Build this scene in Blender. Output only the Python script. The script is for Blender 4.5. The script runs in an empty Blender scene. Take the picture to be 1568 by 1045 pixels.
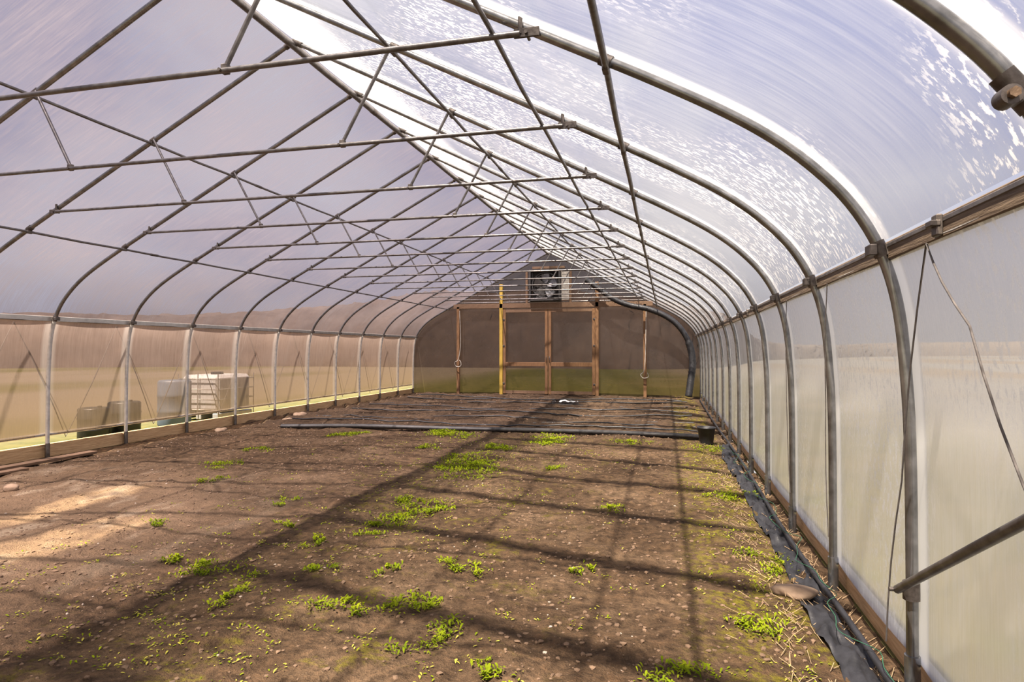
import bpy, math, random
from mathutils import Vector, noise
random.seed(7)
scene = bpy.context.scene
try:
    scene.view_settings.view_transform='Standard'
except Exception: pass
H0=1.38; XC=-3.45; HALF=4.40; APEX=4.33; S=1.22; YE=18.68; NB=18
YF=YE-NB*S
# ------------------------------------------------------------ mesh helper
class MB:
    def __init__(s): s.v=[]; s.f=[]; s.m=[]; s.sm=[]
    def add(s,vs,fs,mat=0,smooth=False):
        o=len(s.v); s.v+= [tuple(v) for v in vs]
        for f in fs:
            s.f.append(tuple(i+o for i in f)); s.m.append(mat); s.sm.append(smooth)
    def tube(s,pts,r,mat=0,n=10,caps=True,flat=1.0):
        pts=[Vector(p) for p in pts]; L=len(pts)
        rr=r if isinstance(r,(list,tuple)) else [r]*L
        tang=[]
        for i in range(L):
            a=pts[max(0,i-1)]; b=pts[min(L-1,i+1)]
            tang.append((b-a).normalized())
        up=Vector((0,0,1)) if abs(tang[0].z)<.9 else Vector((0,1,0))
        nrm=(up-tang[0]*up.dot(tang[0])).normalized()
        vs=[];fs=[]
        for i in range(L):
            t=tang[i]; nrm=(nrm-t*nrm.dot(t)).normalized(); b=t.cross(nrm)
            for k in range(n):
                a=2*math.pi*k/n
                vs.append(pts[i]+nrm*math.cos(a)*rr[i]*flat+b*math.sin(a)*rr[i])
        for i in range(L-1):
            for k in range(n):
                k2=(k+1)%n
                fs.append((i*n+k,i*n+k2,(i+1)*n+k2,(i+1)*n+k))
        s.add(vs,fs,mat,True)
        if caps:
            s.add(vs[:n],[tuple(reversed(range(n)))],mat); s.add(vs[-n:],[tuple(range(n))],mat)
    def box(s,c,d,mat=0,bev=0.0,rot=None):
        x,y,z=d[0]/2,d[1]/2,d[2]/2
        b=min(bev,x*.9,y*.9,z*.9)
        if b<=0:
            vs=[(i*x,j*y,k*z) for i in(-1,1) for j in(-1,1) for k in(-1,1)]
            fs=[(0,1,3,2),(4,6,7,5),(0,4,5,1),(2,3,7,6),(0,2,6,4),(1,5,7,3)]
        else:
            import bmesh
            bm=bmesh.new(); bmesh.ops.create_cube(bm,size=1)
            for v in bm.verts: v.co=Vector((v.co.x*2*x,v.co.y*2*y,v.co.z*2*z))
            bmesh.ops.bevel(bm,geom=bm.edges[:],offset=b,segments=1,affect='EDGES')
            vs=[v.co.copy() for v in bm.verts]; fs=[[v.index for v in f.verts] for f in bm.faces]; bm.free()
        out=[]
        for v in vs:
            v=Vector(v)
            if rot is not None: v=rot@v
            out.append(v+Vector(c))
        s.add(out,fs,mat)
    def blob(s,c,r,mat=0,sub=2,amp=.25,seed=0,sc=(1,1,1),freq=1.5,smooth=True):
        vs,fs=ico(sub)
        out=[]
        for v in vs:
            d=1+amp*noise.noise(v*freq+Vector((seed*3.1,seed*1.7,seed)))
            out.append(Vector((c[0]+v.x*r*d*sc[0],c[1]+v.y*r*d*sc[1],c[2]+v.z*r*d*sc[2])))
        s.add(out,fs,mat,smooth)
    def obj(s,name,mats,parent=None):
        me=bpy.data.meshes.new(name); me.from_pydata(s.v,[],s.f); 
        for m in mats: me.materials.append(m)
        me.polygons.foreach_set('material_index',s.m); me.polygons.foreach_set('use_smooth',s.sm)
        me.update()
        o=bpy.data.objects.new(name,me); scene.collection.objects.link(o)
        if parent: o.parent=parent
        return o
_ico={}
def ico(sub):
    if sub not in _ico:
        import bmesh
        bm=bmesh.new(); bmesh.ops.create_icosphere(bm,subdivisions=sub,radius=1)
        _ico[sub]=([v.co.copy() for v in bm.verts],[[v.index for v in f.verts] for f in bm.faces]); bm.free()
    return _ico[sub]
def catmull(pts,n=6):
    P=[Vector(p) for p in pts]; P=[P[0]*2-P[1]]+P+[P[-1]*2-P[-2]]; out=[]
    for i in range(1,len(P)-2):
        for k in range(n):
            t=k/n; a,b,c,d=P[i-1],P[i],P[i+1],P[i+2]
            out.append(.5*((2*b)+(c-a)*t+(2*a-5*b+4*c-d)*t*t+(3*b-a-3*c+d)*t**3))
    out.append(P[-2]); return out
# ------------------------------------------------------------ materials
def newmat(name):
    m=bpy.data.materials.new(name); m.use_nodes=True; nt=m.node_tree; nt.nodes.clear()
    out=nt.nodes.new('ShaderNodeOutputMaterial'); return m,nt,out
def N(nt,t,**k):
    n=nt.nodes.new(t)
    for a,b in k.items(): setattr(n,a,b)
    return n
def noise_tex(nt,vec,scale,detail=4,rough=.5,mapscale=None,dist=0,loc=None):
    if mapscale or loc:
        mp=N(nt,'ShaderNodeMapping')
        if mapscale: mp.inputs['Scale'].default_value=mapscale
        if loc: mp.inputs['Location'].default_value=loc
        nt.links.new(vec,mp.inputs[0]); vec=mp.outputs[0]
    n=N(nt,'ShaderNodeTexNoise'); n.inputs['Scale'].default_value=scale; n.inputs['Detail'].default_value=detail
    n.inputs['Roughness'].default_value=rough; n.inputs['Distortion'].default_value=dist
    nt.links.new(vec,n.inputs['Vector']); return n.outputs['Fac']
def ramp(nt,fac,stops):
    r=N(nt,'ShaderNodeValToRGB'); e=r.color_ramp.elements
    while len(e)>1: e.remove(e[-1])
    e[0].position=stops[0][0]; e[0].color=tc(stops[0][1])
    for p,c in stops[1:]:
        x=e.new(p); x.color=tc(c)
    nt.links.new(fac,r.inputs[0]); return r.outputs[0]
def tc(c):
    if isinstance(c,(int,float)): return (c,c,c,1)
    return (c[0],c[1],c[2],1)
def math_(nt,op,a,b=None,clamp=False):
    n=N(nt,'ShaderNodeMath',operation=op); n.use_clamp=clamp
    for i,x in enumerate((a,b)):
        if x is None: continue
        if isinstance(x,(int,float)): n.inputs[i].default_value=x
        else: nt.links.new(x,n.inputs[i])
    return n.outputs[0]
def mixc(nt,fac,a,b):
    n=N(nt,'ShaderNodeMix',data_type='RGBA')
    for i,x in ((0,fac),(6,a),(7,b)):
        if isinstance(x,(int,float)): n.inputs[i].default_value=x
        elif isinstance(x,tuple): n.inputs[i].default_value=tc(x)
        else: nt.links.new(x,n.inputs[i])
    return n.outputs[2]
def maprange(nt,v,a,b,c=0,d=1,smooth=True):
    n=N(nt,'ShaderNodeMapRange'); n.interpolation_type='SMOOTHSTEP' if smooth else 'LINEAR'
    for i,x in enumerate((a,b,c,d)): n.inputs[1+i].default_value=x
    nt.links.new(v,n.inputs[0]); return n.outputs[0]
def bsdf_mat(name,c1,c2,scale=8,rough=.7,metal=0,bump=.2,stretch=None,detail=6):
    m,nt,out=newmat(name); tcn=N(nt,'ShaderNodeTexCoord').outputs['Object']
    f=noise_tex(nt,tcn,scale,detail,.6,stretch)
    col=ramp(nt,f,[(.3,c1),(.7,c2)])
    p=N(nt,'ShaderNodeBsdfPrincipled'); p.inputs['Roughness'].default_value=rough; p.inputs['Metallic'].default_value=metal
    nt.links.new(col,p.inputs['Base Color'])
    if bump:
        b=N(nt,'ShaderNodeBump'); b.inputs['Strength'].default_value=bump; b.inputs['Distance'].default_value=.02
        nt.links.new(f,b.inputs['Height']); nt.links.new(b.outputs[0],p.inputs['Normal'])
    nt.links.new(p.outputs[0],out.inputs[0]); return m
M_steel=bsdf_mat('galvanised_steel',(.14,.14,.14),(.30,.30,.31),14,.24,.85,.05)
M_litpost=bsdf_mat('post_steel_lit',(.42,.41,.40),(.62,.61,.60),16,.45,.25,.05)
M_steel_d=bsdf_mat('weathered_steel',(.08,.07,.07),(.18,.17,.17),18,.38,.6,.1)
M_clamp=bsdf_mat('clamp_steel',(.05,.04,.035),(.15,.13,.12),25,.5,.7,.15)
M_rust=bsdf_mat('rusty_bolt',(.10,.06,.035),(.24,.16,.10),20,.5,.5,.3)
M_wood=bsdf_mat('weathered_wood',(.10,.055,.03),(.20,.12,.07),6,.8,0,.3,(12,1,12))
M_woodv=bsdf_mat('framing_lumber',(.11,.052,.022),(.23,.12,.05),6,.75,0,.3,(12,12,1))
M_woody=bsdf_mat('fresh_lumber',(.36,.22,.03),(.52,.36,.06),6,.7,0,.3,(12,12,1))
M_base=bsdf_mat('baseboard_wood',(.40,.24,.11),(.66,.44,.24),5,.8,0,.3,(14,1,14))
M_hip=bsdf_mat('hip_board_wood',(.06,.038,.025),(.14,.10,.065),5,.75,0,.3,(14,1,14))
M_black=bsdf_mat('black_plastic',(.008,.008,.009),(.022,.022,.026),10,.45,0,.3)
M_dark=bsdf_mat('dark_grey_plastic',(.022,.021,.022),(.055,.05,.048),10,.6,0,.3)
M_white=bsdf_mat('white_plastic',(.50,.51,.54),(.60,.61,.64),10,.5,0,.2)
M_grey=bsdf_mat('grey_cable',(.30,.27,.24),(.45,.42,.38),10,.6,0,0)
M_alum=bsdf_mat('aluminium_channel',(.35,.33,.32),(.50,.48,.46),10,.4,.6,.05)
M_cord=bsdf_mat('rope_cord',(.08,.07,.065),(.16,.14,.13),30,.9,0,0)
M_stone=bsdf_mat('stone',(.20,.13,.085),(.34,.24,.16),9,.85,0,.4)
M_blue=bsdf_mat('blue_grey_plastic',(.10,.14,.20),(.15,.19,.26),6,.5,0,.05)
M_fan=bsdf_mat('fan_metal',(.20,.20,.21),(.30,.30,.31),10,.4,.5,.05)

def film(name,tint,haze,hcol,streak=.15,droplets=0.0,ridge=False,low_col=None,translw=.7,gl=.5,glint=0.0,sun_slots=False):
    m,nt,out=newmat(name); v=N(nt,'ShaderNodeTexCoord').outputs['Object']
    sx=N(nt,'ShaderNodeSeparateXYZ'); nt.links.new(v,sx.inputs[0]); X_,Y_,Z_=sx.outputs
    big=noise_tex(nt,v,.9,4,.6)
    st=noise_tex(nt,v,1.0,3,.6,(1.2,30,1.2),.3)
    st2=noise_tex(nt,v,1.0,2,.5,(5,90,5),.2)
    var=math_(nt,'MULTIPLY',math_(nt,'SUBTRACT',big,.5),streak*2.2)
    var=math_(nt,'ADD',var,math_(nt,'MULTIPLY',math_(nt,'SUBTRACT',st,.5),streak*1.6))
    var=math_(nt,'ADD',var,math_(nt,'MULTIPLY',math_(nt,'SUBTRACT',st2,.5),streak*1.4))
    f=math_(nt,'ADD',var,haze)
    wht=None
    if droplets:
        patch=maprange(nt,noise_tex(nt,v,.75,2,.5,None,0,(3.3,1.2,0)),.40,.56)
        dr=noise_tex(nt,v,1.0,3,.65,(22,44,22))
        dr=maprange(nt,dr,.51,.61)
        wht=math_(nt,'MULTIPLY',math_(nt,'MULTIPLY',patch,dr),droplets)
    if glint:
        fr_=math_(nt,'FRACT',math_(nt,'ADD',math_(nt,'DIVIDE',math_(nt,'SUBTRACT',Y_,YF),S),.5))
        dd=math_(nt,'MULTIPLY',math_(nt,'ABSOLUTE',math_(nt,'SUBTRACT',fr_,.5)),S)
        bb=math_(nt,'MULTIPLY',maprange(nt,dd,.12,.06),glint)  # painted reflection: whiter film strip along each hoop
        wht=bb if wht is None else math_(nt,'ADD',wht,bb,True)
    if ridge:
        rb=math_(nt,'MULTIPLY',maprange(nt,X_,XC+.75,XC+1.0,1,0),.30)
        rb2=math_(nt,'MULTIPLY',maprange(nt,X_,XC+.16,XC+.18,1,0),.6)
        rr=math_(nt,'ADD',rb,rb2)
        wht=rr if wht is None else math_(nt,'ADD',wht,rr,True)
    c=hcol
    if low_col:
        c=mixc(nt,maprange(nt,Z_,low_col[1],low_col[2],1,0),hcol,low_col[0])  # haze colour shifts to a second tone towards the bottom
    vm=math_(nt,'ADD',math_(nt,'MULTIPLY',var,1.3),1.0)
    vmn=N(nt,'ShaderNodeVectorMath',operation='SCALE')
    if isinstance(c,tuple): vmn.inputs[0].default_value=c
    else: nt.links.new(c,vmn.inputs[0])
    nt.links.new(vm,vmn.inputs['Scale']); c=vmn.outputs[0]
    if wht is not None:
        f=math_(nt,'ADD',f,wht)
        c=mixc(nt,math_(nt,'MULTIPLY',wht,1.4,True),c,(.60,.60,.62) if ridge else (.97,.97,.97))
    tr=N(nt,'ShaderNodeBsdfTransparent'); tr.inputs[0].default_value=tc(tint)
    if sun_slots:
        def rect(xa,xb,ya,yb_):
            a=math_(nt,'MULTIPLY',maprange(nt,X_,xa-.08,xa+.05),maprange(nt,X_,xb-.05,xb+.08,1,0))
            b=math_(nt,'MULTIPLY',maprange(nt,Y_,ya-.2,ya+.1),maprange(nt,Y_,yb_-.1,yb_+.2,1,0))
            return math_(nt,'MULTIPLY',a,b)
        cl=math_(nt,'ADD',rect(-5.85,-5.48,2.45,3.75),rect(-5.0,-4.55,1.55,2.6),True)  # added clear openings, invented to throw sun streaks on the soil
        cl=math_(nt,'MULTIPLY',cl,maprange(nt,noise_tex(nt,v,4,3,.6),.32,.55))
        f=math_(nt,'MULTIPLY',f,math_(nt,'SUBTRACT',1.0,cl))
        nt.links.new(mixc(nt,cl,tint,(.97,.97,.97)),tr.inputs[0])
    f=math_(nt,'MAXIMUM',math_(nt,'MINIMUM',f,.95),.03)
    tl=N(nt,'ShaderNodeBsdfTranslucent'); di=N(nt,'ShaderNodeBsdfDiffuse')
    for q in (tl,di): nt.links.new(c,q.inputs[0])
    hz=N(nt,'ShaderNodeMixShader'); hz.inputs[0].default_value=1-translw
    nt.links.new(tl.outputs[0],hz.inputs[1]); nt.links.new(di.outputs[0],hz.inputs[2])
    m1=N(nt,'ShaderNodeMixShader'); nt.links.new(f,m1.inputs[0]); nt.links.new(tr.outputs[0],m1.inputs[1]); nt.links.new(hz.outputs[0],m1.inputs[2])
    g=N(nt,'ShaderNodeBsdfGlossy'); g.inputs['Roughness'].default_value=.16; g.inputs[0].default_value=(.9,.9,.95,1)
    b=N(nt,'ShaderNodeBump'); b.inputs['Strength'].default_value=.25; b.inputs['Distance'].default_value=.01
    nt.links.new(noise_tex(nt,v,5,3,.5,(1,3,1)),b.inputs['Height']); nt.links.new(b.outputs[0],g.inputs['Normal'])
    lw=N(nt,'ShaderNodeLayerWeight'); lw.inputs[0].default_value=.5
    fr=math_(nt,'ADD',math_(nt,'MULTIPLY',math_(nt,'POWER',lw.outputs['Facing'],4.0),gl),.03)
    m2=N(nt,'ShaderNodeMixShader'); nt.links.new(fr,m2.inputs[0]); nt.links.new(m1.outputs[0],m2.inputs[1]); nt.links.new(g.outputs[0],m2.inputs[2])
    nt.links.new(m2.outputs[0],out.inputs[0]); return m
F_left=film('poly_film_roof_shaded',(.74,.73,.85),.56,(.080,.073,.090),.32,0,False,((.066,.057,.062),2.0,3.0),.75,.25,0,True)  # darker copy of the roof film, shading put into its colour
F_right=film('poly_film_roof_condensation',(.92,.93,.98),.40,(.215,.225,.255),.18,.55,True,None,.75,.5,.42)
F_wl=film('poly_film_side_brown',(.60,.52,.49),.64,(.215,.165,.148),.16,0,False,((.28,.205,.12),.2,1.3),.75,.3,.10)
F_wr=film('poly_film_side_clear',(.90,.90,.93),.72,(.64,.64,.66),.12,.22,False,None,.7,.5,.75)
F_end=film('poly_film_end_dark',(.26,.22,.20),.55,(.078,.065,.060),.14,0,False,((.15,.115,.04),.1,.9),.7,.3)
F_front=film('poly_film_front',(.85,.85,.88),.4,(.4,.4,.42),.1)

# ------------------------------------------------------------ hoop profile
prof=[(0,4.33),(1.1,3.765),(2.2,3.20),(3.0,2.785),(3.4,2.575),(3.7,2.405),(3.9,2.27),(4.06,2.13),(4.19,1.98),(4.29,1.80),(4.355,1.58),(4.385,1.3),(4.40,.9),(4.40,-.12)]
pp=catmull([(p[0],0,p[1]) for p in prof],5)
P2=[(p.x,p.z) for p in pp]
def raf(dx):
    for i in range(len(P2)-1):
        if P2[i][0]<=dx<=P2[i+1][0]:
            t=(dx-P2[i][0])/max(1e-6,P2[i+1][0]-P2[i][0]); return P2[i][1]+t*(P2[i+1][1]-P2[i][1])
HIP=1.79
def xat(z):
    for i in range(len(P2)-1):
        if P2[i][1]>=z>=P2[i+1][1]:
            t=(P2[i][1]-z)/max(1e-6,P2[i][1]-P2[i+1][1]); return P2[i][0]+t*(P2[i+1][0]-P2[i][0])
R=.0225
TZ=2.84
for n in range(NB+1):
    Y=YE-n*S
    if n==0: Y-=.06
    if n==NB: Y+=.06
    mb=MB()
    pts=[(XC-a,Y,z) for a,z in reversed(P2)]+[(XC+a,Y,z) for a,z in P2[1:]]
    mb.tube(pts,R,0,12)
    for sg in(-1,1):
        mb.tube([(XC+sg*4.40,Y,-.1),(XC+sg*4.40,Y,.16)],.029,0,12)
    # added overlay tube on left posts; its paler steel paints the light on them
    mb.tube([(XC-a,Y,z) for a,z in P2 if z<HIP-.03],.0242,3,12)
    ty=Y-.034
    mb.tube([(XC-2.80,ty,TZ),(XC+2.80,ty,TZ)],.0145,1,10)
    for sg in(-1,1):
        ex=XC+sg*2.83
        mb.box((ex,Y-.03,TZ+.003),(.12,.012,.045),2,.003)
        mb.tube([(XC+sg*2.80,Y-.03,raf(2.80)-.05),(XC+sg*2.80,Y-.03,raf(2.80)+.03)],.011,2,8)
        mb.tube([(ex,Y-.05,TZ),(ex,Y+.03,TZ)],.008,2,8)
        a=(XC+sg*1.20,ty+.012,TZ); b=(XC+sg*1.58,ty+.012,raf(1.58)-.01)
        mb.tube([a,b],.0125,1,8)
        mb.tube([(a[0],Y-.06,TZ-.002),(a[0],Y-.005,TZ-.002)],.009,2,8)
        mb.box((a[0]+sg*.012,ty+.012,TZ+.012),(.04,.034,.05),2,.004)
        for dx in(1.60,3.19):
            zz=raf(dx); z1=raf(dx-.025); z2=raf(dx+.025)
            mb.tube([(XC+sg*(dx-.025),Y,z1),(XC+sg*(dx+.025),Y,z2)],.029,2,12)
            mb.box((XC+sg*dx,Y-.01,zz-.04),(.03,.06,.035),2,.004)
        zh=HIP+.0; xh=xat(zh)
        mb.tube([(XC+sg*xat(zh+.03),Y,zh+.03),(XC+sg*xat(zh-.03),Y,zh-.03)],.030,2,12)
        mb.box((XC+sg*(xh-.03),Y,zh-.005),(.03,.07,.045),2,.004)
    mb.tube([(XC-.09,Y,raf(.09)),(XC,Y,APEX),(XC+.09,Y,raf(.09))],.028,2,12)
    mb.obj('greenhouse_hoop',[M_steel,M_steel_d,M_clamp,M_litpost])
for (dx,sg,dz,r) in ((1.60,-1,-.040,.0135),(1.60,1,-.040,.0135),(3.19,-1,-.040,.0135),(3.19,1,-.040,.0155),(0,1,-.045,.034),(2.66,1,None,.012)):
    mb=MB()
    x=XC+sg*dx; z=(raf(dx)+dz) if dz is not None else TZ+.027
    ys=[YF+.05+(YE-.1-YF)*i/(NB*2) for i in range(NB*2+1)]
    mb.tube([(x+.003*math.sin(y*3),y,z+.003*math.sin(y*5)) for y in ys],r,0,10)
    for k in range(3,NB,5):
        yy=YF+k*S+.4; mb.tube([(x,yy,z),(x,yy+.12,z)],r+.003,1,10)
    mb.obj('steel_purlin',[M_steel_d,M_clamp])

# ------------------------------------------------------------ film skins
def skin(name,profile,mats_sides,sides,sub=10):
    mb=MB()
    for sg,mi in zip(sides,mats_sides):
        nr=[]
        for i,(a,z) in enumerate(profile):
            p=profile[max(0,i-1)]; q=profile[min(len(profile)-1,i+1)]
            tx,tz=q[0]-p[0],q[1]-p[1]; l=math.hypot(tx,tz); nr.append((-tz/l,tx/l))
        vs=[];fs=[];cols=len(profile)
        rows=NB*sub
        for j in range(rows+1):
            y=YF+(YE-YF)*j/rows; t=(j%sub)/sub
            off=.027-.016*math.sin(math.pi*t)**.7
            for i,(a,z) in enumerate(profile):
                vs.append((XC+sg*(a+nr[i][0]*off if a>0 else 0),y,z+nr[i][1]*off))
        for j in range(rows):
            for i in range(cols-1):
                q=(j*cols+i,j*cols+i+1,(j+1)*cols+i+1,(j+1)*cols+i)
                fs.append(q if sg<0 else q[::-1])
        mb.add(vs,fs,mi,True)
    return mb
HT,HB=HIP+.022,HIP-.035
roofp=[p for p in P2 if p[1]>HT]+[(xat(HT),HT)]
def wallp(z0): return [(xat(HB),HB)]+[p for p in P2 if z0<p[1]<HB]+[(4.40,z0)]
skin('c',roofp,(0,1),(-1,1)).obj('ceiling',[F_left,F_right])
skin('w',wallp(.27),(0,),(-1,)).obj('wall_left',[F_wl])
skin('w',wallp(.13),(0,),(1,)).obj('wall_right',[F_wr])
def endwall(name,y,mat):
    mb=MB(); out=[(XC-a*1.004,y,z+.02) for a,z in reversed(P2) if z>0]+[(XC+a*1.004,y,z+.02) for a,z in P2[1:] if z>0]
    out=[(XC-4.41,y,-.02)]+out+[(XC+4.41,y,-.02)]
    n=len(out)
    vs=[];fs=[]
    for p in out: vs+= [p,(p[0],y,-.02)]
    for i in range(n-1): fs.append((2*i,2*i+1,2*i+3,2*i+2))
    mb.add(vs,fs,0); return mb.obj(name,[mat])
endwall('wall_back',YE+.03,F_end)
endwall('wall_front',YF-.03,F_front)

mb=MB(); mb.tube([(XC-4.44,YF,.27),(XC-4.44,YE,.27)],.022,0,10); mb.obj('rollup_bar_left',[M_alum])
mb=MB(); mb.tube([(XC+4.45,YF,.13),(XC+4.45,YE,.13)],.018,0,10); mb.obj('rollup_bar_right',[M_alum])
mb=MB(); L=YE-YF
xr=XC+xat(HIP)
mb.box((xr+.042,(YF+YE)/2,HIP-.008),(.034,L,.074),0,.004)
mb.box((xr+.026,(YF+YE)/2,HIP+.012),(.008,L,.016),1,.002)
for yy in (2.30,7.2,12.1): 
    mb.box((xr+.014,yy,HIP-.005),(.02,.045,.070),2,.004); mb.box((xr+.002,yy,HIP+.0),(.03,.05,.02),2,.003)
mb.obj('trim_hip_right',[M_hip,M_steel_d,M_clamp])
mb=MB(); xl=XC-xat(HIP)
mb.box((xl-.042,(YF+YE)/2,HIP-.006),(.03,L,.066),0,.004); mb.obj('trim_hip_left',[M_alum])
mb=MB(); y=YF
while y<YE-.01:
    l=min(3.66,YE-y); 
    mb.box((XC-4.47,y+l/2,.045),(.045,l-.008,.20),0,.005); y+=l
mb.obj('baseboard_left',[M_base])
mb=MB(); y=YF
while y<YE-.01:
    l=min(3.66,YE-y); mb.box((XC+4.49,y+l/2,.01),(.04,l-.008,.16),0,.005); y+=l
mb.obj('baseboard_right',[M_base])
mb=MB(); xb=XC+4.345
bp=[(xb,2.81,.42),(xb,1.61,1.09),(xb-.03,.42,1.70)]
mb.tube(bp,.0165,0,10)
for p in bp: mb.tube([(p[0]+.05,p[1],p[2]-.035),(p[0]+.05,p[1],p[2]+.035)],.031,1,12); mb.tube([(p[0]-.03,p[1],p[2]),(p[0]+.05,p[1],p[2])],.009,1,8)
mb.obj('wind_brace_pipe',[M_steel_d,M_clamp])
mb=MB(); hx=XC+4.205; hz=raf(4.205); hy=YE-14*S
cx,cy,cz=hx-.035,hy-.045,hz-.03
mb.tube([(hx-.03,hy,hz+.035),(hx+.03,hy,hz-.045)],.027,0,14)
mb.box((cx+.012,hy-.02,cz),(.04,.04,.025),0,.005)
mb.tube([(cx,cy+.03,cz),(cx,cy-.012,cz)],.022,0,16); mb.tube([(cx,cy-.012,cz),(cx,cy-.025,cz)],.012,1,6)
mb.obj('pipe_clamp',[M_clamp,M_rust])
def ropeline(name,pts,r=.0035):
    mb=MB(); q=[]
    for a,b in zip(pts[:-1],pts[1:]):
        for t in (0,.25,.5,.75):
            p=Vector(a).lerp(Vector(b),t); p.y+=.03*math.sin(t*math.pi); q.append(p)
    q.append(Vector(pts[-1])); mb.tube(q,r,0,6); mb.obj(name,[M_cord])
xi=XC+4.335
ropeline('anti_billow_rope',[(xi,1.75,.9),(xi-.02,2.10,1.45),(xi-.03,2.38,HIP-.05),(xi,2.72,.87),(xi+.02,2.98,.14)])
ropeline('anti_billow_rope',[(xi-.03,3.72,HIP-.05),(xi-.01,3.86,1.1),(xi+.02,3.95,.3)],.003)
ropeline('anti_billow_rope',[(xi-.03,4.9,HIP-.05),(xi-.01,5.05,1.2),(xi+.02,5.1,.3)],.003)
pts=[];y=YF+.35;k=0
while y<YE-.2:
    pts.append((XC-4.455 if k%2==0 else XC-4.50,y,HIP-.06 if k%2==0 else .20)); y+=.75; k+=1
ropeline('anti_billow_rope',pts,.007)

# ------------------------------------------------------------ back wall framing, doors, fan
yb=YE-.09
fr=MB()
for x,w,m in((-6.32,.09,0),(-.60,.09,0)):
    fr.box((x,yb,1.36),(w,.09,2.72),m,.006)
for x,m in((-4.93,1),(-1.99,0)): fr.box((x,yb,1.70),(.10,.09,3.4),m,.006)
fr.box((-3.42,yb-.02,2.73),(6.1,.05,.14),2,.006)
fr.box((-4.12,yb,3.28),(.07,.08,1.0),2,.005); fr.box((-2.78,yb,3.25),(.07,.08,1.0),2,.005)
fr.box((-3.45,yb,3.87),(1.0,.08,.07),2,.005)
fr.obj('trim_back_frame',[M_woodv,M_woody,M_wood])
def door(name,x0,x1):
    d=MB(); w=.085; y=yb+.0
    for x in(x0+w/2,x1-w/2): d.box((x,y,1.33),(w,.05,2.58),0,.004)
    for z in(.09,.94,2.57): d.box(((x0+x1)/2,y,z),(x1-x0-2*w,.045,.09 if z!=.94 else .12),1 if z!=.94 else 0,.004)
    for z in(.35,1.5,2.3): d.box((x0-.0 if name=='door_1' else x1,y-.03,z),(.11,.012,.05),2,.003)
    hxp=x1-w/2 if name=='door_1' else x0+w/2
    d.tube([(hxp,y-.03,1.0),(hxp,y-.07,1.02),(hxp,y-.07,1.16),(hxp,y-.03,1.18)],.009,2,8)
    d.obj(name,[M_woodv,M_wood,M_clamp])
door('door_1',-4.87,-3.475); door('door_2',-3.455,-2.05)
f=MB(); fc=Vector((-3.55,yb-.06,3.33))
s=.44
for dx,dz,w,h in((0,s,.96,.06),(0,-s,.96,.06),(-s-.01,0,.05,.90),(s+.01,0,.05,.90)): f.box(fc+Vector((dx,.03,dz)),(w,.26,h),1,.006)
ring=[fc+Vector((.39*math.cos(a),0,.39*math.sin(a))) for a in [i*2*math.pi/32 for i in range(33)]]
f.tube(ring,.022,1,8,False)
for r_ in(.13,.22,.31): f.tube([fc+Vector((r_*math.cos(a),-.09,r_*math.sin(a))) for a in [i*2*math.pi/28 for i in range(29)]],.005,1,6,False)
for k in range(8):
    a=k*math.pi/4; f.tube([fc+Vector((.07*math.cos(a),-.09,.07*math.sin(a))),fc+Vector((.39*math.cos(a),-.06,.39*math.sin(a)))],.005,1,6)
for k in range(5):
    a=k*2*math.pi/5+.3; ca,sa=math.cos(a),math.sin(a); vs=[]
    for r_,wd in((.06,.05),(.16,.10),(.28,.13),(.36,.12)):
        for sg in(-1,1):
            vs.append(fc+Vector((ca*r_-sa*wd*sg,.05+.045*sg,sa*r_+ca*wd*sg)))
    f.add(vs,[(0,1,3,2),(2,3,5,4),(4,5,7,6)],0,True)
f.tube([fc+Vector((0,-.05,0)),fc+Vector((0,.12,0))],.075,1,16)
f.tube([fc+Vector((-.42,.0,-.14)),fc+Vector((.42,.0,-.14))],.014,1,8)
f.box(fc+Vector((0,.17,0)),(.84,.01,.84),1,.002)
f.obj('exhaust_fan',[M_fan,M_dark])
f=MB()
for k in range(9): 
    f.box((-2.94,yb-.03,2.93+k*.095),(.20,.012,.085),0,.002)
for x in(-3.05,-2.83): f.box((x,yb-.02,3.32),(.02,.05,.86),0,.002)
f.obj('vent_louvre',[M_grey])
pts=catmull([(-2.3,18.35,3.46),(-1.9,18.32,3.16),(-1.45,18.3,2.84),(-1.0,18.3,2.66),(-.5,18.3,2.55),(-.05,18.3,2.36),(.28,18.3,2.12),(.52,18.3,1.80),(.66,18.3,1.45),(.72,18.25,1.0),(.66,18.15,.5),(.60,18.05,.08)],10)
f=MB(); f.tube(pts,[ (.074+.008*(i%2))*(1.25 if i>75 else 1) for i in range(len(pts))],0,12); f.obj('black_duct_hose',[M_black])
def cable(name,pl,r=.012,mat=None,n=5):
    f=MB(); f.tube(catmull(pl,n),r,0,8); return f.obj(name,[mat or M_black])
cable('hanging_cable',[(-6.25,18.5,2.6),(-6.22,18.5,1.6),(-6.28,18.48,1.1),(-6.40,18.47,.98),(-6.34,18.46,.86),(-6.2,18.46,.88),(-6.2,18.46,1.0),(-6.25,18.47,1.06)],.010,M_grey)
cable('hanging_cable',[(-.56,18.5,2.6),(-.58,18.48,1.4),(-.62,18.47,.8),(-.72,18.46,.66),(-.64,18.46,.56),(-.50,18.46,.60),(-.53,18.46,.72)],.011,M_grey)

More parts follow.
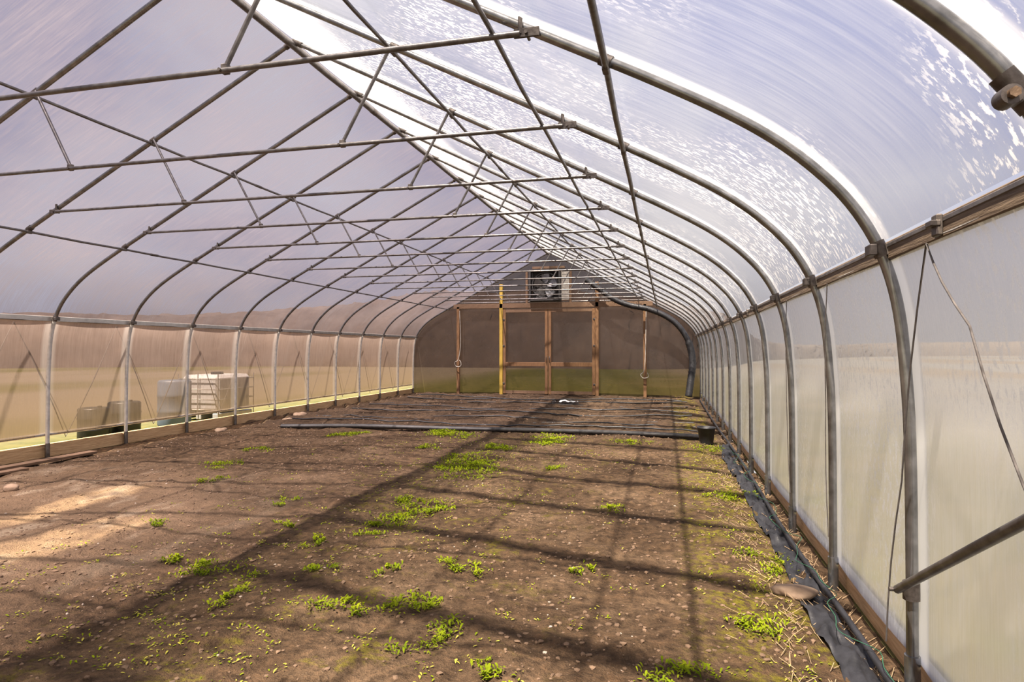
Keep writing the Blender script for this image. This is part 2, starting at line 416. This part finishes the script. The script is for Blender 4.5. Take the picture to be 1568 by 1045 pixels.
# ------------------------------------------------------------ floor
def fbm(x,y,s,o=3):
    v=0;a=1
    for k in range(o):
        v+=a*noise.noise(Vector((x*s,y*s,k*7.3))); a*=.5; s*=2.1
    return v
def fh(x,y):
    h=.034*fbm(x,y,.8,2)+.022*fbm(x+9,y,4.5,3)
    if y>10.1:
        k=min(1,(y-10.1)/.6); h+=k*.040*math.sin((y+.08*math.sin(x*1.3))*2*math.pi/.62)+k*.014*fbm(x,y,9,2)
    e=max(0,min(1,(x-.45)/.4)); h-=.04*e
    e=max(0,min(1,(-7.2-x)/.5)); h-=.03*e
    return h
mb=MB()
nx,ny=226,560
vs=[];x0,x1,y0,y1=-7.90,1.01,YF-.05,YE+.05
for j in range(ny+1):
    y=y0+(y1-y0)*j/ny
    for i in range(nx+1):
        x=x0+(x1-x0)*i/nx; vs.append((x,y,fh(x,y)))
fs=[(j*(nx+1)+i,j*(nx+1)+i+1,(j+1)*(nx+1)+i+1,(j+1)*(nx+1)+i) for j in range(ny) for i in range(nx)]
mb.add(vs,fs,0,True)
m,nt,out=newmat('soil'); v=N(nt,'ShaderNodeTexCoord').outputs['Object']
sx=N(nt,'ShaderNodeSeparateXYZ'); nt.links.new(v,sx.inputs[0]); X_,Y_=sx.outputs[0],sx.outputs[1]
n1=noise_tex(nt,v,1.1,5,.6); n2=noise_tex(nt,v,14,6,.7); n3=noise_tex(nt,v,70,4,.7)
base=ramp(nt,n1,[(.3,(.070,.041,.022)),(.5,(.130,.080,.045)),(.7,(.215,.140,.083))])
spk=ramp(nt,n2,[(.32,(.25,.23,.21)),(.52,(1,1,1)),(.72,(1.75,1.66,1.56))])
mm=N(nt,'ShaderNodeMix',data_type='RGBA',blend_type='MULTIPLY'); mm.inputs[0].default_value=.9; nt.links.new(base,mm.inputs[6]); nt.links.new(spk,mm.inputs[7]); col=mm.outputs[2]
grit=maprange(nt,n3,.60,.72); col=mixc(nt,math_(nt,'MULTIPLY',grit,.45),col,(.40,.30,.22))
sun_pale=math_(nt,'MULTIPLY',maprange(nt,X_,-2.9,-4.3),maprange(nt,Y_,7.0,4.2))  # sunlit patches painted into the soil as a paler colour
col=mixc(nt,math_(nt,'MULTIPLY',sun_pale,.65),col,(.34,.225,.140))
sp=math_(nt,'MULTIPLY',sun_pale,maprange(nt,noise_tex(nt,v,1.6,4,.6,(1.6,.8,1),.4),.50,.68))
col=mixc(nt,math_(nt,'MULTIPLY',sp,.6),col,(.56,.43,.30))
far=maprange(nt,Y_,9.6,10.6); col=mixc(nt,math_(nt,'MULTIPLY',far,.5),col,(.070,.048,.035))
mz=noise_tex(nt,v,3.2,6,.7); 
ms=math_(nt,'MULTIPLY',math_(nt,'MULTIPLY',maprange(nt,X_,.0,.35),maprange(nt,X_,.85,.65)),maprange(nt,mz,.43,.58))
mc=math_(nt,'MULTIPLY',math_(nt,'MULTIPLY',maprange(nt,X_,-3.6,-2.4),maprange(nt,X_,-.2,-1.4)),maprange(nt,mz,.53,.66))
mc=math_(nt,'MULTIPLY',mc,maprange(nt,Y_,10.8,9.8))
mf=math_(nt,'MULTIPLY',math_(nt,'ADD',math_(nt,'MULTIPLY',ms,.75),math_(nt,'MULTIPLY',mc,.55),True),maprange(nt,noise_tex(nt,v,25,3,.6),.38,.6))
col=mixc(nt,mf,col,(.27,.23,.018))
p=N(nt,'ShaderNodeBsdfPrincipled'); p.inputs['Roughness'].default_value=.92; p.inputs['Specular IOR Level'].default_value=.15
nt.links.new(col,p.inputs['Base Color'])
b=N(nt,'ShaderNodeBump'); b.inputs['Strength'].default_value=1.0; b.inputs['Distance'].default_value=.09
hh=math_(nt,'ADD',n2,math_(nt,'MULTIPLY',n3,.35)); nt.links.new(hh,b.inputs['Height']); nt.links.new(b.outputs[0],p.inputs['Normal'])
nt.links.new(p.outputs[0],out.inputs[0]); M_soil=m
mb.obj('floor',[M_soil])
M_clod=bsdf_mat('soil_clod',(.075,.044,.025),(.205,.13,.08),12,.95,0,.5)
M_peb=bsdf_mat('pebble',(.30,.23,.18),(.46,.38,.31),12,.8,0,.2)
mb=MB(); rnd=random.Random(3)
for k in range(16000):
    y=1.2+(rnd.random()**1.5)*9.0 if k<13500 else 10+rnd.random()*8.5
    x=rnd.uniform(-7.4,.70)
    if y<4 and x<-5: continue
    if fbm(x+5,y,.7,2)<-.1 and rnd.random()<.7: continue
    r=rnd.choice((.005,.006,.008,.010,.012,.015))*(1.5 if y>10 else 1)
    vv,ff=ico(1); q=rnd.uniform(.5,.9); an=rnd.uniform(0,6.28); ca,sa=math.cos(an),math.sin(an); st=rnd.uniform(.7,1.4); z=fh(x,y)+r*.1
    o=[]
    for w in vv:
        d=rnd.uniform(.7,1.25); a_,b_=w.x*r*d*st,w.y*r*d
        o.append((x+a_*ca-b_*sa,y+a_*sa+b_*ca,z+w.z*r*d*q))
    mb.add(o,ff,1 if (rnd.random()<.05 and r<.011) else 0,False)
mb.obj('soil_clods',[M_clod,M_peb])
m,nt,out=newmat('weed_leaf'); v=N(nt,'ShaderNodeTexCoord').outputs['Object']
c=ramp(nt,noise_tex(nt,v,9,3,.6),[(.3,(.09,.14,.008)),(.6,(.24,.29,.013)),(.8,(.38,.38,.025))])
d=N(nt,'ShaderNodeBsdfDiffuse'); t=N(nt,'ShaderNodeBsdfTranslucent'); mx=N(nt,'ShaderNodeMixShader'); mx.inputs[0].default_value=.3
nt.links.new(c,d.inputs[0]); nt.links.new(c,t.inputs[0]); nt.links.new(d.outputs[0],mx.inputs[1]); nt.links.new(t.outputs[0],mx.inputs[2]); nt.links.new(mx.outputs[0],out.inputs[0]); M_leaf=m
M_moss=bsdf_mat('dry_moss_leaf',(.22,.20,.02),(.38,.33,.04),9,.9,0,0)
def leaf(mb,x,y,z,an,L,w,lift,mat=0):
    ca,sa=math.cos(an),math.sin(an); vs=[]
    for t,ww in((0,.25),(.35,.9),(.7,1.0),(1.0,.15)):
        r=L*t; hgt=lift*L*(t-.55*t*t)*1.6
        for sg in(-1,1): vs.append((x+ca*r-sa*w*ww*.5*sg,y+sa*r+ca*w*ww*.5*sg,z+hgt+.004))
    mb.add(vs,[(0,1,3,2),(2,3,5,4),(4,5,7,6)],mat)
def weed(name,cx,cy,w,dens=1.0):
    mb=MB(); rnd=random.Random(int(cx*1000+cy*37)); n=int((70+4600*w*w)*dens); n=min(n,1600)
    subs=[(rnd.gauss(0,w*.40),rnd.gauss(0,w*.40),rnd.uniform(.10,.28)*w) for _ in range(max(4,int(w*34)))]
    for k in range(n):
        s_=rnd.choice(subs); x=cx+s_[0]+rnd.gauss(0,s_[2]*.8); y=cy+s_[1]+rnd.gauss(0,s_[2]*.8)
        z=fh(x,y); L=rnd.uniform(.010,.026)*(1 if w<.35 else 1.25)
        leaf(mb,x,y,z+rnd.uniform(0,.016),rnd.uniform(0,6.28),L,L*rnd.uniform(.35,.6),rnd.uniform(.2,1.4))
    mb.obj(name,[M_leaf])
W=[(-2.17,6.93,.62),(-2.02,4.96,.36),(-2.11,4.40,.26),(-2.40,5.34,.20),(-2.43,3.99,.16),(-2.78,3.40,.26),(-3.08,3.43,.11),(-1.70,2.99,.22),
(-1.36,3.20,.24),(-1.04,2.84,.20),(-1.25,3.78,.18),(.03,2.72,.20),(.63,4.41,.22),(-.46,5.40,.18),(-.51,3.88,.10),(-3.46,9.7,.6),(-5.03,9.27,.38),
(-5.13,6.45,.30),(-5.48,7.59,.22),(-3.38,5.02,.15),(-2.3,8.4,.35),(-1.6,9.4,.5),(-.6,9.3,.30),(-3.3,8.3,.25),(-2.5,7.7,.3),(.60,9.1,.3),(.42,3.3,.2),(.55,6.2,.28),(-1.2,7.2,.2),(-.75,2.55,.10),(-2.35,3.02,.14),(-3.9,4.1,.12),(-4.6,5.6,.18),(-2.9,4.35,.12),(-1.7,3.6,.10),(-2.1,3.45,.13)]
for x,y,w in W: weed('weed_patch',x,y,w)
mb=MB(); rnd=random.Random(11)
for k in range(900):
    if k<640:
        x=rnd.gauss(-2.3,1.1); y=2.2+rnd.random()**1.3*7.6
    else:
        x=rnd.gauss(.5,.17); y=2.4+rnd.random()*7.5
    if x>.70: continue
    for q in range(rnd.randint(3,12)):
        L=rnd.uniform(.008,.020); a,b_=x+rnd.gauss(0,.03),y+rnd.gauss(0,.03)
        leaf(mb,a,b_,fh(a,b_),rnd.uniform(0,6.28),L,L*.5,rnd.uniform(.1,.8),0 if rnd.random()<.5 else 1)
mb.obj('weed_seedlings',[M_leaf,M_moss])
M_straw=bsdf_mat('dry_straw',(.25,.16,.09),(.42,.30,.17),20,.9,0,0)
mb=MB(); rnd=random.Random(5)
for k in range(1500):
    x=rnd.choice((rnd.gauss(.90,.03),rnd.gauss(.62,.10))); y=1.4+rnd.random()**1.4*10
    x=min(x,.98); an=rnd.uniform(-.9,.9)+math.pi/2; L=rnd.uniform(.02,.10); z=fh(x,y)+.008
    mb.tube([(x,y,z),(x+math.cos(an)*L,y+math.sin(an)*L,z+rnd.uniform(0,.02))],.0016,0,4,False)
mb.obj('straw_debris',[M_straw])
mb=MB(); vs=[];fs=[];rows=420;cols=12
for j in range(rows+1):
    y=.6+j*(9.4-.6)/rows
    for i in range(cols+1):
        t=i/cols; x=.72+.17*t+.03*fbm(3,y,1.6,3)+.010*fbm(i,y,5,1); z=fh(x,y)+.014+.025*max(0,math.sin(t*math.pi))*(.5+fbm(x,y,3,2))+.035*fbm(x*3,y,6,3)
        vs.append((x,y,max(z,fh(x,y)-.01)))
c1=cols+1
for j in range(rows):
    for i in range(cols): fs.append((j*c1+i,j*c1+i+1,(j+1)*c1+i+1,(j+1)*c1+i))
mb.add(vs,fs,0,True); mb.obj('black_ground_fabric',[M_black])
cable('irrigation_hose',[(.88,.8,.03),(.86,1.8,.035),(.88,3.2,.03),(.85,5,.03),(.88,8,.03),(.86,12,.03),(.87,17.5,.03)],.016,M_black,14)
M_green=bsdf_mat('green_twine',(.012,.07,.035),(.02,.11,.06),10,.7,0,0)
pl=[(.84+.05*math.sin(y*7)+.02*math.sin(y*19),y,.06+.015*math.sin(y*11)) for y in [1.2+.13*i for i in range(60)]]
cable('green_twine',pl,.0018,M_green,3)
f=MB(); pts=catmull([(-6.6,9.75,.03),(-5.2,9.95,.05),(-3.6,10.05,.045),(-2.0,10.12,.05),(-.6,10.12,.05),(.3,10.02,.05),(.66,9.9,.05)],10)
f.tube(pts,.050,0,10,True,.75); f.obj('bed_edging_tube',[M_dark])
for k in range(10):
    y=10.75+k*.78; f=MB()
    f.tube([(x,y+.05*math.sin(x*1.1+k*2)+.02*math.sin(x*4+k),fh(x,y)+.025) for x in [-7.0+.25*i for i in range(31)]],.013,0,6); f.obj('drip_irrigation_line',[M_black])
f=MB(); c=(.57,9.62); ang=[i*2*math.pi/24 for i in range(24)]
prb=[(.095,0),(.125,.22),(.135,.225),(.135,.245),(.122,.245),(.093,.02),(0.001,.02)]
vs=[(c[0]+r*math.cos(a),c[1]+r*math.sin(a),z+.0) for r,z in prb for a in ang]
f.add(vs,[(j*24+i,j*24+(i+1)%24,(j+1)*24+(i+1)%24,(j+1)*24+i) for j in range(len(prb)-1) for i in range(24)],0,True)
f.obj('black_bucket',[M_black])
for x,y,r,sc,mt in((.70,3.82,.10,(1.1,.75,.45),M_stone),(-6.2,4.75,.07,(1,.8,.6),M_stone),(-7.3,11.0,.11,(1,1.2,.5),M_stone),(-7.35,11.5,.13,(1,1.2,.5),M_stone),(-7.4,9.2,.09,(1,1.3,.5),M_stone)):
    f=MB(); f.blob((x,y,fh(x,y)+r*sc[2]*.6),r,0,3,.35,x,sc,1.3); f.obj('field_stone',[mt])
f=MB(); f.box((-7.35,5.6,.03),(.14,2.2,.035),0,.004); f.box((-7.1,4.9,.025),(.12,1.4,.03),0,.004); f.obj('scrap_planks',[M_wood])
f=MB(); vs=[];fs=[]
for j in range(15):
    for i in range(25):
        x=-2.75+.65*i/24; y=15.05+.3*j/14; vs.append((x+.03*fbm(x,y,6,1),y+.04*fbm(x+3,y,5,1),fh(x,y)+.06+.08*abs(fbm(x,y,5,3))))
for j in range(14):
    for i in range(24): fs.append((j*25+i,j*25+i+1,(j+1)*25+i+1,(j+1)*25+i))
f.add(vs,fs,0,False); f.obj('crumpled_plastic_sheet',[M_white])

# ------------------------------------------------------------ outdoors
m,nt,out=newmat('field'); v=N(nt,'ShaderNodeTexCoord').outputs['Object']
sx=N(nt,'ShaderNodeSeparateXYZ'); nt.links.new(v,sx.inputs[0])
a=ramp(nt,noise_tex(nt,v,.25,6,.65),[(.3,(.065,.066,.022)),(.5,(.10,.09,.036)),(.7,(.14,.115,.06))])
a=mixc(nt,maprange(nt,sx.outputs[0],.5,8),a,(.165,.158,.14))
bnd=noise_tex(nt,v,.06,3,.5,(1,.3,1)); a=mixc(nt,maprange(nt,bnd,.45,.6),a,(.16,.135,.10))
p=N(nt,'ShaderNodeBsdfPrincipled'); p.inputs['Roughness'].default_value=1; p.inputs['Specular IOR Level'].default_value=0
gr=noise_tex(nt,v,3,5,.7); near=maprange(nt,sx.outputs[0],-12,-8.2)
near=math_(nt,'MULTIPLY',near,maprange(nt,sx.outputs[0],.5,-3))
a=mixc(nt,math_(nt,'MULTIPLY',near,.85),a,ramp(nt,gr,[(.35,(.03,.045,.008)),(.6,(.09,.085,.02))]))
nt.links.new(a,p.inputs['Base Color']); nt.links.new(p.outputs[0],out.inputs[0]); M_field=m
mb=MB(); G=300
hx0,hx1,hy0,hy1=-7.88,1.0,YF-.04,YE+.04
mb.add([(-G,-G,-.03),(G,-G,-.03),(G,G+100,-.03),(-G,G+100,-.03),(hx0,hy0,-.03),(hx1,hy0,-.03),(hx1,hy1,-.03),(hx0,hy1,-.03)],[(0,1,5,4),(1,2,6,5),(2,3,7,6),(3,0,4,7)],0)
mb.obj('field_ground',[M_field])
m,nt,out=newmat('winter_woodland'); v=N(nt,'ShaderNodeTexCoord').outputs['Object']
sx=N(nt,'ShaderNodeSeparateXYZ'); nt.links.new(v,sx.inputs[0])
a=ramp(nt,noise_tex(nt,v,.22,7,.75),[(.3,(.040,.028,.023)),(.5,(.070,.050,.040)),(.72,(.115,.085,.068))])
a=mixc(nt,maprange(nt,sx.outputs[0],8,20),a,(.15,.13,.11))
p=N(nt,'ShaderNodeBsdfPrincipled'); p.inputs['Roughness'].default_value=1; p.inputs['Specular IOR Level'].default_value=0
nt.links.new(a,p.inputs['Base Color']); nt.links.new(p.outputs[0],out.inputs[0]); M_hill=m
mb=MB(); vs=[];fs=[]
path=catmull([(-66,-60,0),(-64,0,0),(-54,30,0),(-34,46,0),(-12,47,0),(3,50,0),(16,95,0),(60,160,0),(140,190,0),(230,150,0),(275,60,0),(285,-60,0)],60)
hts=catmull([(4.0,0,0),(4.0,0,0),(4.4,0,0),(5.2,0,0),(6.8,0,0),(5.0,0,0),(2.4,0,0),(3.2,0,0),(4.2,0,0),(5.0,0,0),(5,0,0),(5,0,0)],60)
rowsN=14; ctr=Vector((-3.4,8,0))
for i,(p_,h_) in enumerate(zip(path,hts)):
    d=(p_-ctr).normalized()
    for k in range(rowsN+1):
        t=k/rowsN; q=p_+d*(t*9)
        hz_=h_.x*(1-(1-t)**2.2)*(1+.10*noise.noise(Vector((i*.05,k*.2,0)))+.05*noise.noise(Vector((i*.6,k*.9,4))))
        vs.append((q.x+.4*noise.noise(Vector((i*.9,k,1))),q.y+.4*noise.noise(Vector((i*.9,k,2))),hz_-.1))
c1=rowsN+1
for i in range(len(path)-1):
    for k in range(rowsN): fs.append((i*c1+k,(i+1)*c1+k,(i+1)*c1+k+1,i*c1+k+1))
mb.add(vs,fs,0,True); mb.obj('wooded_hillside',[M_hill])
f=MB(); c=Vector((-8.95,11.0,0))
f.box(c+Vector((0,0,.52)),(.85,1.0,.72),0,.06)
f.tube([c+Vector((0,0,.86)),c+Vector((0,0,.93))],.12,1,16)
for z in(.2,.4,.6,.8): f.tube([c+Vector(q) for q in((-.46,-.54,z),(.46,-.54,z),(.46,.54,z),(-.46,.54,z),(-.46,-.54,z))],.010,2,6)
for q in((-.46,-.54),(0,-.54),(.46,-.54),(.46,0),(.46,.54),(0,.54),(-.46,.54),(-.46,0)): f.tube([c+Vector((q[0],q[1],.05)),c+Vector((q[0],q[1],.9))],.010,2,6)
for q in(-.38,0,.38): f.box(c+Vector((q,0,.07)),(.12,1.05,.12),2,.01)
f.obj('water_tote',[M_white,M_black,M_alum])
def barrel(name,x,y,mt,r=.28,h=.85):
    f=MB(); pr=[(.001,0),(.9,0),(1,.04),(1,.30),(1.04,.33),(1,.36),(1,.64),(1.04,.67),(1,.70),(1,.96),(.92,1),(.001,1)]
    vs=[(x+r*a*math.cos(t),y+r*a*math.sin(t),h*b-.03) for a,b in pr for t in ang]
    f.add(vs,[(j*24+i,j*24+(i+1)%24,(j+1)*24+(i+1)%24,(j+1)*24+i) for j in range(len(pr)-1) for i in range(24)],0,True)
    f.tube([(x+r*.5,y,h-.03),(x+r*.5,y,h)],.03,0,10); f.obj(name,[mt])
barrel('blue_barrel',-8.85,9.75,M_blue); barrel('black_barrel',-8.75,8.55,M_black,.24,.55); barrel('black_barrel',-8.75,7.98,M_black,.22,.5)

# ------------------------------------------------------------ world + sun
w=bpy.data.worlds.new('sky_world'); scene.world=w; w.use_nodes=True; nt=w.node_tree; nt.nodes.clear()
out=N(nt,'ShaderNodeOutputWorld'); bg=N(nt,'ShaderNodeBackground'); v=N(nt,'ShaderNodeTexCoord').outputs['Generated']
sx=N(nt,'ShaderNodeSeparateXYZ'); nt.links.new(v,sx.inputs[0])
sky=ramp(nt,sx.outputs[2],[(0,(.80,.77,.76)),(.10,(.66,.65,.74)),(.40,(.42,.48,.82)),(1,(.24,.33,.76))])
sky=mixc(nt,maprange(nt,sx.outputs[0],-.7,.1,.30,0),sky,(.26,.26,.36))
cl=noise_tex(nt,v,1.7,5,.5,(1,1,1.8),.2,(.4,.2,0)); cm=maprange(nt,cl,.40,.70)
col=mixc(nt,cm,sky,(1.0,.99,1.0))
nt.links.new(col,bg.inputs[0]); bg.inputs[1].default_value=.92; nt.links.new(bg.outputs[0],out.inputs[0])
sd=bpy.data.lights.new('sun','SUN'); sd.energy=27; sd.color=(1,.87,.70); sd.angle=math.radians(1.1)
so=bpy.data.objects.new('sun',sd); scene.collection.objects.link(so)
so.rotation_euler=Vector((.148,.43,-1)).to_track_quat('-Z','Y').to_euler(); so.location=(-2,-5,12)
# ------------------------------------------------------------ camera
cd=bpy.data.cameras.new('camera'); cd.lens=21.95; cd.sensor_width=36; cd.clip_start=.05; cd.clip_end=800
co=bpy.data.objects.new('camera',cd); scene.collection.objects.link(co)
co.location=(0,0,H0); co.rotation_euler=(math.radians(90.81),0,math.radians(13.87)); scene.camera=co
